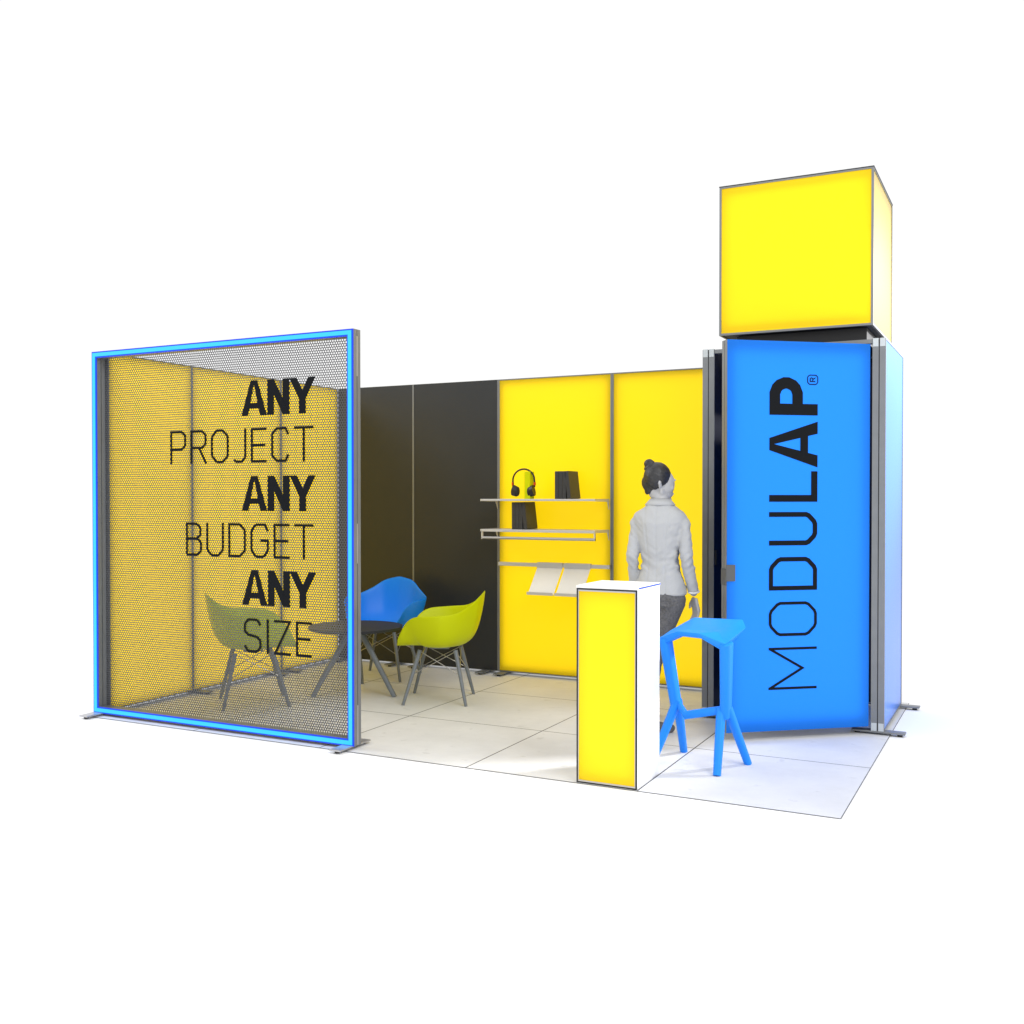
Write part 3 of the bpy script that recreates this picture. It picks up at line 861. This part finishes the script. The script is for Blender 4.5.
limb(bm, [(RA[0], RA[1], .05, .030), (RA[0] + .09, RA[1] + .09, .03, .022)]); limb(bm, [(LA[0], LA[1], .05, .03), (LA[0], LA[1] + .15, .03, .024)])
# hands
def hand(W, s):
    w = Vector(W)
    d = Vector((s * .10, .22, -1)).normalized()           # hanging, slightly forward
    side = Vector((-s * .75, .7, .1)); side = (side - d * side.dot(d)).normalized()   # thumb side = forward
    nrm = d.cross(side).normalized()                      # palm normal
    if nrm.x * s > 0: nrm = -nrm                          # palm faces the thigh
    for i in range(5):
        t = i / 4
        for k in (-1, -.33, .33, 1):
            ball(bm, w + d * (.012 + .070 * t) + side * (k * (.018 + .011 * t)), .0125, 2)
    for k, (ln, off) in enumerate(((.066, .028), (.074, .010), (.070, -.009), (.056, -.027))):
        p = w + d * .085 + side * off; r = .0085
        q1 = p + (d * .95 + nrm * .25).normalized() * ln * .45
        q2 = q1 + (d * .8 + nrm * .6).normalized() * ln * .32
        q3 = q2 + (d * .55 + nrm * .85).normalized() * ln * .25
        limb(bm, [(*p, .0095), (*q1, .0085), (*q2, .0078), (*q3, .0065)])
    p = w + d * .022 + side * .022
    q1 = p + (side * .8 + d * .75 + nrm * .2).normalized() * .034; q2 = q1 + (d * .95 + side * .15 + nrm * .3).normalized() * .030
    limb(bm, [(*p, .012), (*q1, .0105), (*q2, .0080)])
hand((RW[0] + .002, RW[1] + .008, RW[2] - .030), 1); hand((LW[0], LW[1] + .008, LW[2] - .030), -1)
remesh('body', bm, .0045, M['skin'], PR, 5)
# eyes
for s in (-1, 1):
    bm = bmesh.new(); ball(bm, hp_(s * .030, .068, .010), .0105, 3); link('eye', bm, M['shirt'], PR, smooth=True)
# hair: cap over the back of the skull, plus bun
bm = bmesh.new()
ball(bm, hp_(0, -.020, .034), HS, 4, (.082, .101, .092))
ball(bm, hp_(0, -.048, -.004), HS, 3, (.064, .052, .062))
ball(bm, hp_(0, -.040, -.050), HS, 3, (.046, .034, .040))
# cut away the face side
geom = bm.verts[:] + bm.edges[:] + bm.faces[:]
o_t = bmesh.new()
remove = []
for v in bm.verts:
    pl = (Rh.inverted() @ (v.co - HEADC)) / HS
    lim = .066 + .45 * max(0, pl.z - .02)             # hairline rises and moves forward on top
    if pl.z < .03: lim = .066 - 1.15 * (.03 - pl.z)
    if pl.y > lim:
        v.co = hp_(pl.x * .90, lim, pl.z)
    if abs(pl.x) > .05 and pl.z < -.045 and pl.y > -.06: v.co = hp_(pl.x * .8, pl.y - .02, pl.z)
o_t.free()
limb(bm, [(*hp_(0, -.070, .080), .028), (*hp_(0, -.082, .096), .026)])
remesh('hair', bm, .005, M['hair'], PR, 7, lambda c: .0005 * math.sin(c.z * 300 + c.x * 160))
bm = bmesh.new()
ball(bm, hp_(0, -.084, .104), HS, 3, (.032, .030, .030))
tube_path(bm, [hp_(.027 * math.cos(t_), -.080 + .018 * math.sin(t_), .092 + .022 * math.sin(t_)) for t_ in [k * math.pi / 8 for k in range(16)]], .013, 8, True)
remesh('hair_bun', bm, .004, M['hair'], PR, 3, lambda c: .0006 * math.sin(c.z * 420 + c.y * 300))
# blazer
bm = bmesh.new()
torso_ring(bm, [(0, .002, .872, .168, .128), (0, .002, .93, .160, .122), (0, .0, 1.00, .136, .108), (0, 0, 1.08, .116, .098), (0, 0, 1.16, .124, .102),
                (0, 0, 1.25, .155, .110), (0, -.004, 1.33, .170, .106), (0, -.006, 1.375, .176, .090), (0, -.006, 1.400, .158, .082), (0, -.006, 1.430, .112, .076), (0, -.006, 1.450, .084, .066), (0, -.004, 1.475, .062, .056)], ex=2.25)
for S_, E_, W2 in ((RS, RE, RW), (LS, LE, LW)):
    sg = 1 if S_[0] > 0 else -1
    limb(bm, [(S_[0] - sg * .030, S_[1], S_[2] - .036, .042), (S_[0] + sg * .004, S_[1], S_[2] - .055, .045), (*E_, .041), (W2[0], W2[1], W2[2] + .02, .034)])
def folds(c):
    d = 0
    # centre back seam and two princess seams
    if c.y < 0 and abs(c.x) < .13 and c.z > .87:
        d -= .004 * math.exp(-(c.x / .005) ** 2)
        for s in (-1, 1):
            xs = s * (.075 - .02 * math.cos((c.z - 1.08) * 6)); d -= .0035 * math.exp(-((c.x - xs) / .006) ** 2)
    # irregular drape: long soft folds, tighter creases at waist, armpit and elbow
    p = Vector((c.x * 9, c.y * 9, c.z * 4.5)); d += .009 * noise.noise(p)
    q = Vector((c.x * 16 + c.z * 12, c.y * 16, c.z * 30 - abs(c.x) * 22))
    k = .35 + math.exp(-((c.z - 1.09) / .08) ** 2) + math.exp(-((c.z - 1.29) / .06) ** 2) * (abs(c.x) > .09)
    d += .008 * k * noise.noise(q)
    return d
jk = remesh('blazer', bm, .006, M['jacket'], PR, 12, folds)
# collar
bm = bmesh.new()
rings = []
for i in range(25):
    a = R(-205 + i * 230 / 24); ca, sa = math.cos(a), math.sin(a)
    rings.append([bm.verts.new((.058 * ca, -.004 + .054 * sa, 1.478)), bm.verts.new((.064 * ca, -.004 + .060 * sa, 1.485)),
                  bm.verts.new((.098 * ca, -.006 + .082 * sa, 1.446)), bm.verts.new((.092 * ca, -.006 + .074 * sa, 1.438))])
for i in range(24):
    for k in range(4): bm.faces.new((rings[i][k], rings[i][(k + 1) % 4], rings[i + 1][(k + 1) % 4], rings[i + 1][k]))
bm.faces.new(rings[0]); bm.faces.new(rings[-1])
link('collar', bm, M['jacket'], jk, smooth=True)
# white shirt cuffs
for Wp in (RW, LW):
    bm = bmesh.new(); a = Vector(Wp); d = Vector((.0, .22, -1)).normalized()
    tube_path(bm, [a - d * .008 + Vector((.033 * math.cos(k * math.pi / 10), .034 * math.sin(k * math.pi / 10), .007 * math.sin(k * math.pi / 10))) for k in range(20)], .006, 6, True)
    link('shirt_cuff', bm, M['shirt'], PR, smooth=True)
# jeans
bm = bmesh.new()
torso_ring(bm, [(0, -.004, .80, .150, .112), (0, -.006, .87, .152, .116), (0, 0, .93, .140, .105)], ex=2.2)
limb(bm, [(RH[0], RH[1] - .01, .84, .092), (RK[0], RK[1], RK[2], .062), (RA[0], RA[1], RA[2] + .12, .045)])
limb(bm, [(LH[0], LH[1] - .01, .84, .092), (LK[0], LK[1], LK[2], .062), (LA[0], LA[1], LA[2] + .12, .045)])
jn = remesh('jeans', bm, .006, M['jeans'], PR, 5, lambda c: .003 * math.exp(-((c.z - .5) / .1) ** 2) * math.sin(c.z * 120) - (.0025 * math.exp(-((c.z - .835) / .004) ** 2)))
for s in (-1, 1):
    bm = bmesh.new()
    stroke(bm, [(s * .03, .845), (s * .03, .775), (s * .07, .755), (s * .105, .775), (s * .105, .845)], .003, lambda x, z, d: (x, -.122 + abs(x) ** 2 * 1.8 - d, z), True)
    link('pocket', bm, M['boot'], jn)
# ankle boots
def boot(A, yaw):
    bm = bmesh.new(); f = Vector((math.sin(yaw), math.cos(yaw), 0)); a = Vector((A[0], A[1], 0))
    limb(bm, [(*(a + Vector((0, 0, .20))), .050), (*(a + Vector((0, 0, .09))), .040)])
    limb(bm, [(*(a - f * .015 + Vector((0, 0, .045))), .038), (*(a + f * .06 + Vector((0, 0, .042))), .036), (*(a + f * .155 + Vector((0, 0, .028))), .027)])
    # flat sole
    for v in bm.verts:
        if v.co.z < .012: v.co.z = .002
    remesh('boot', bm, .006, M['boot'], PR, 3)
boot(RA, R(48)); boot(LA, R(8))
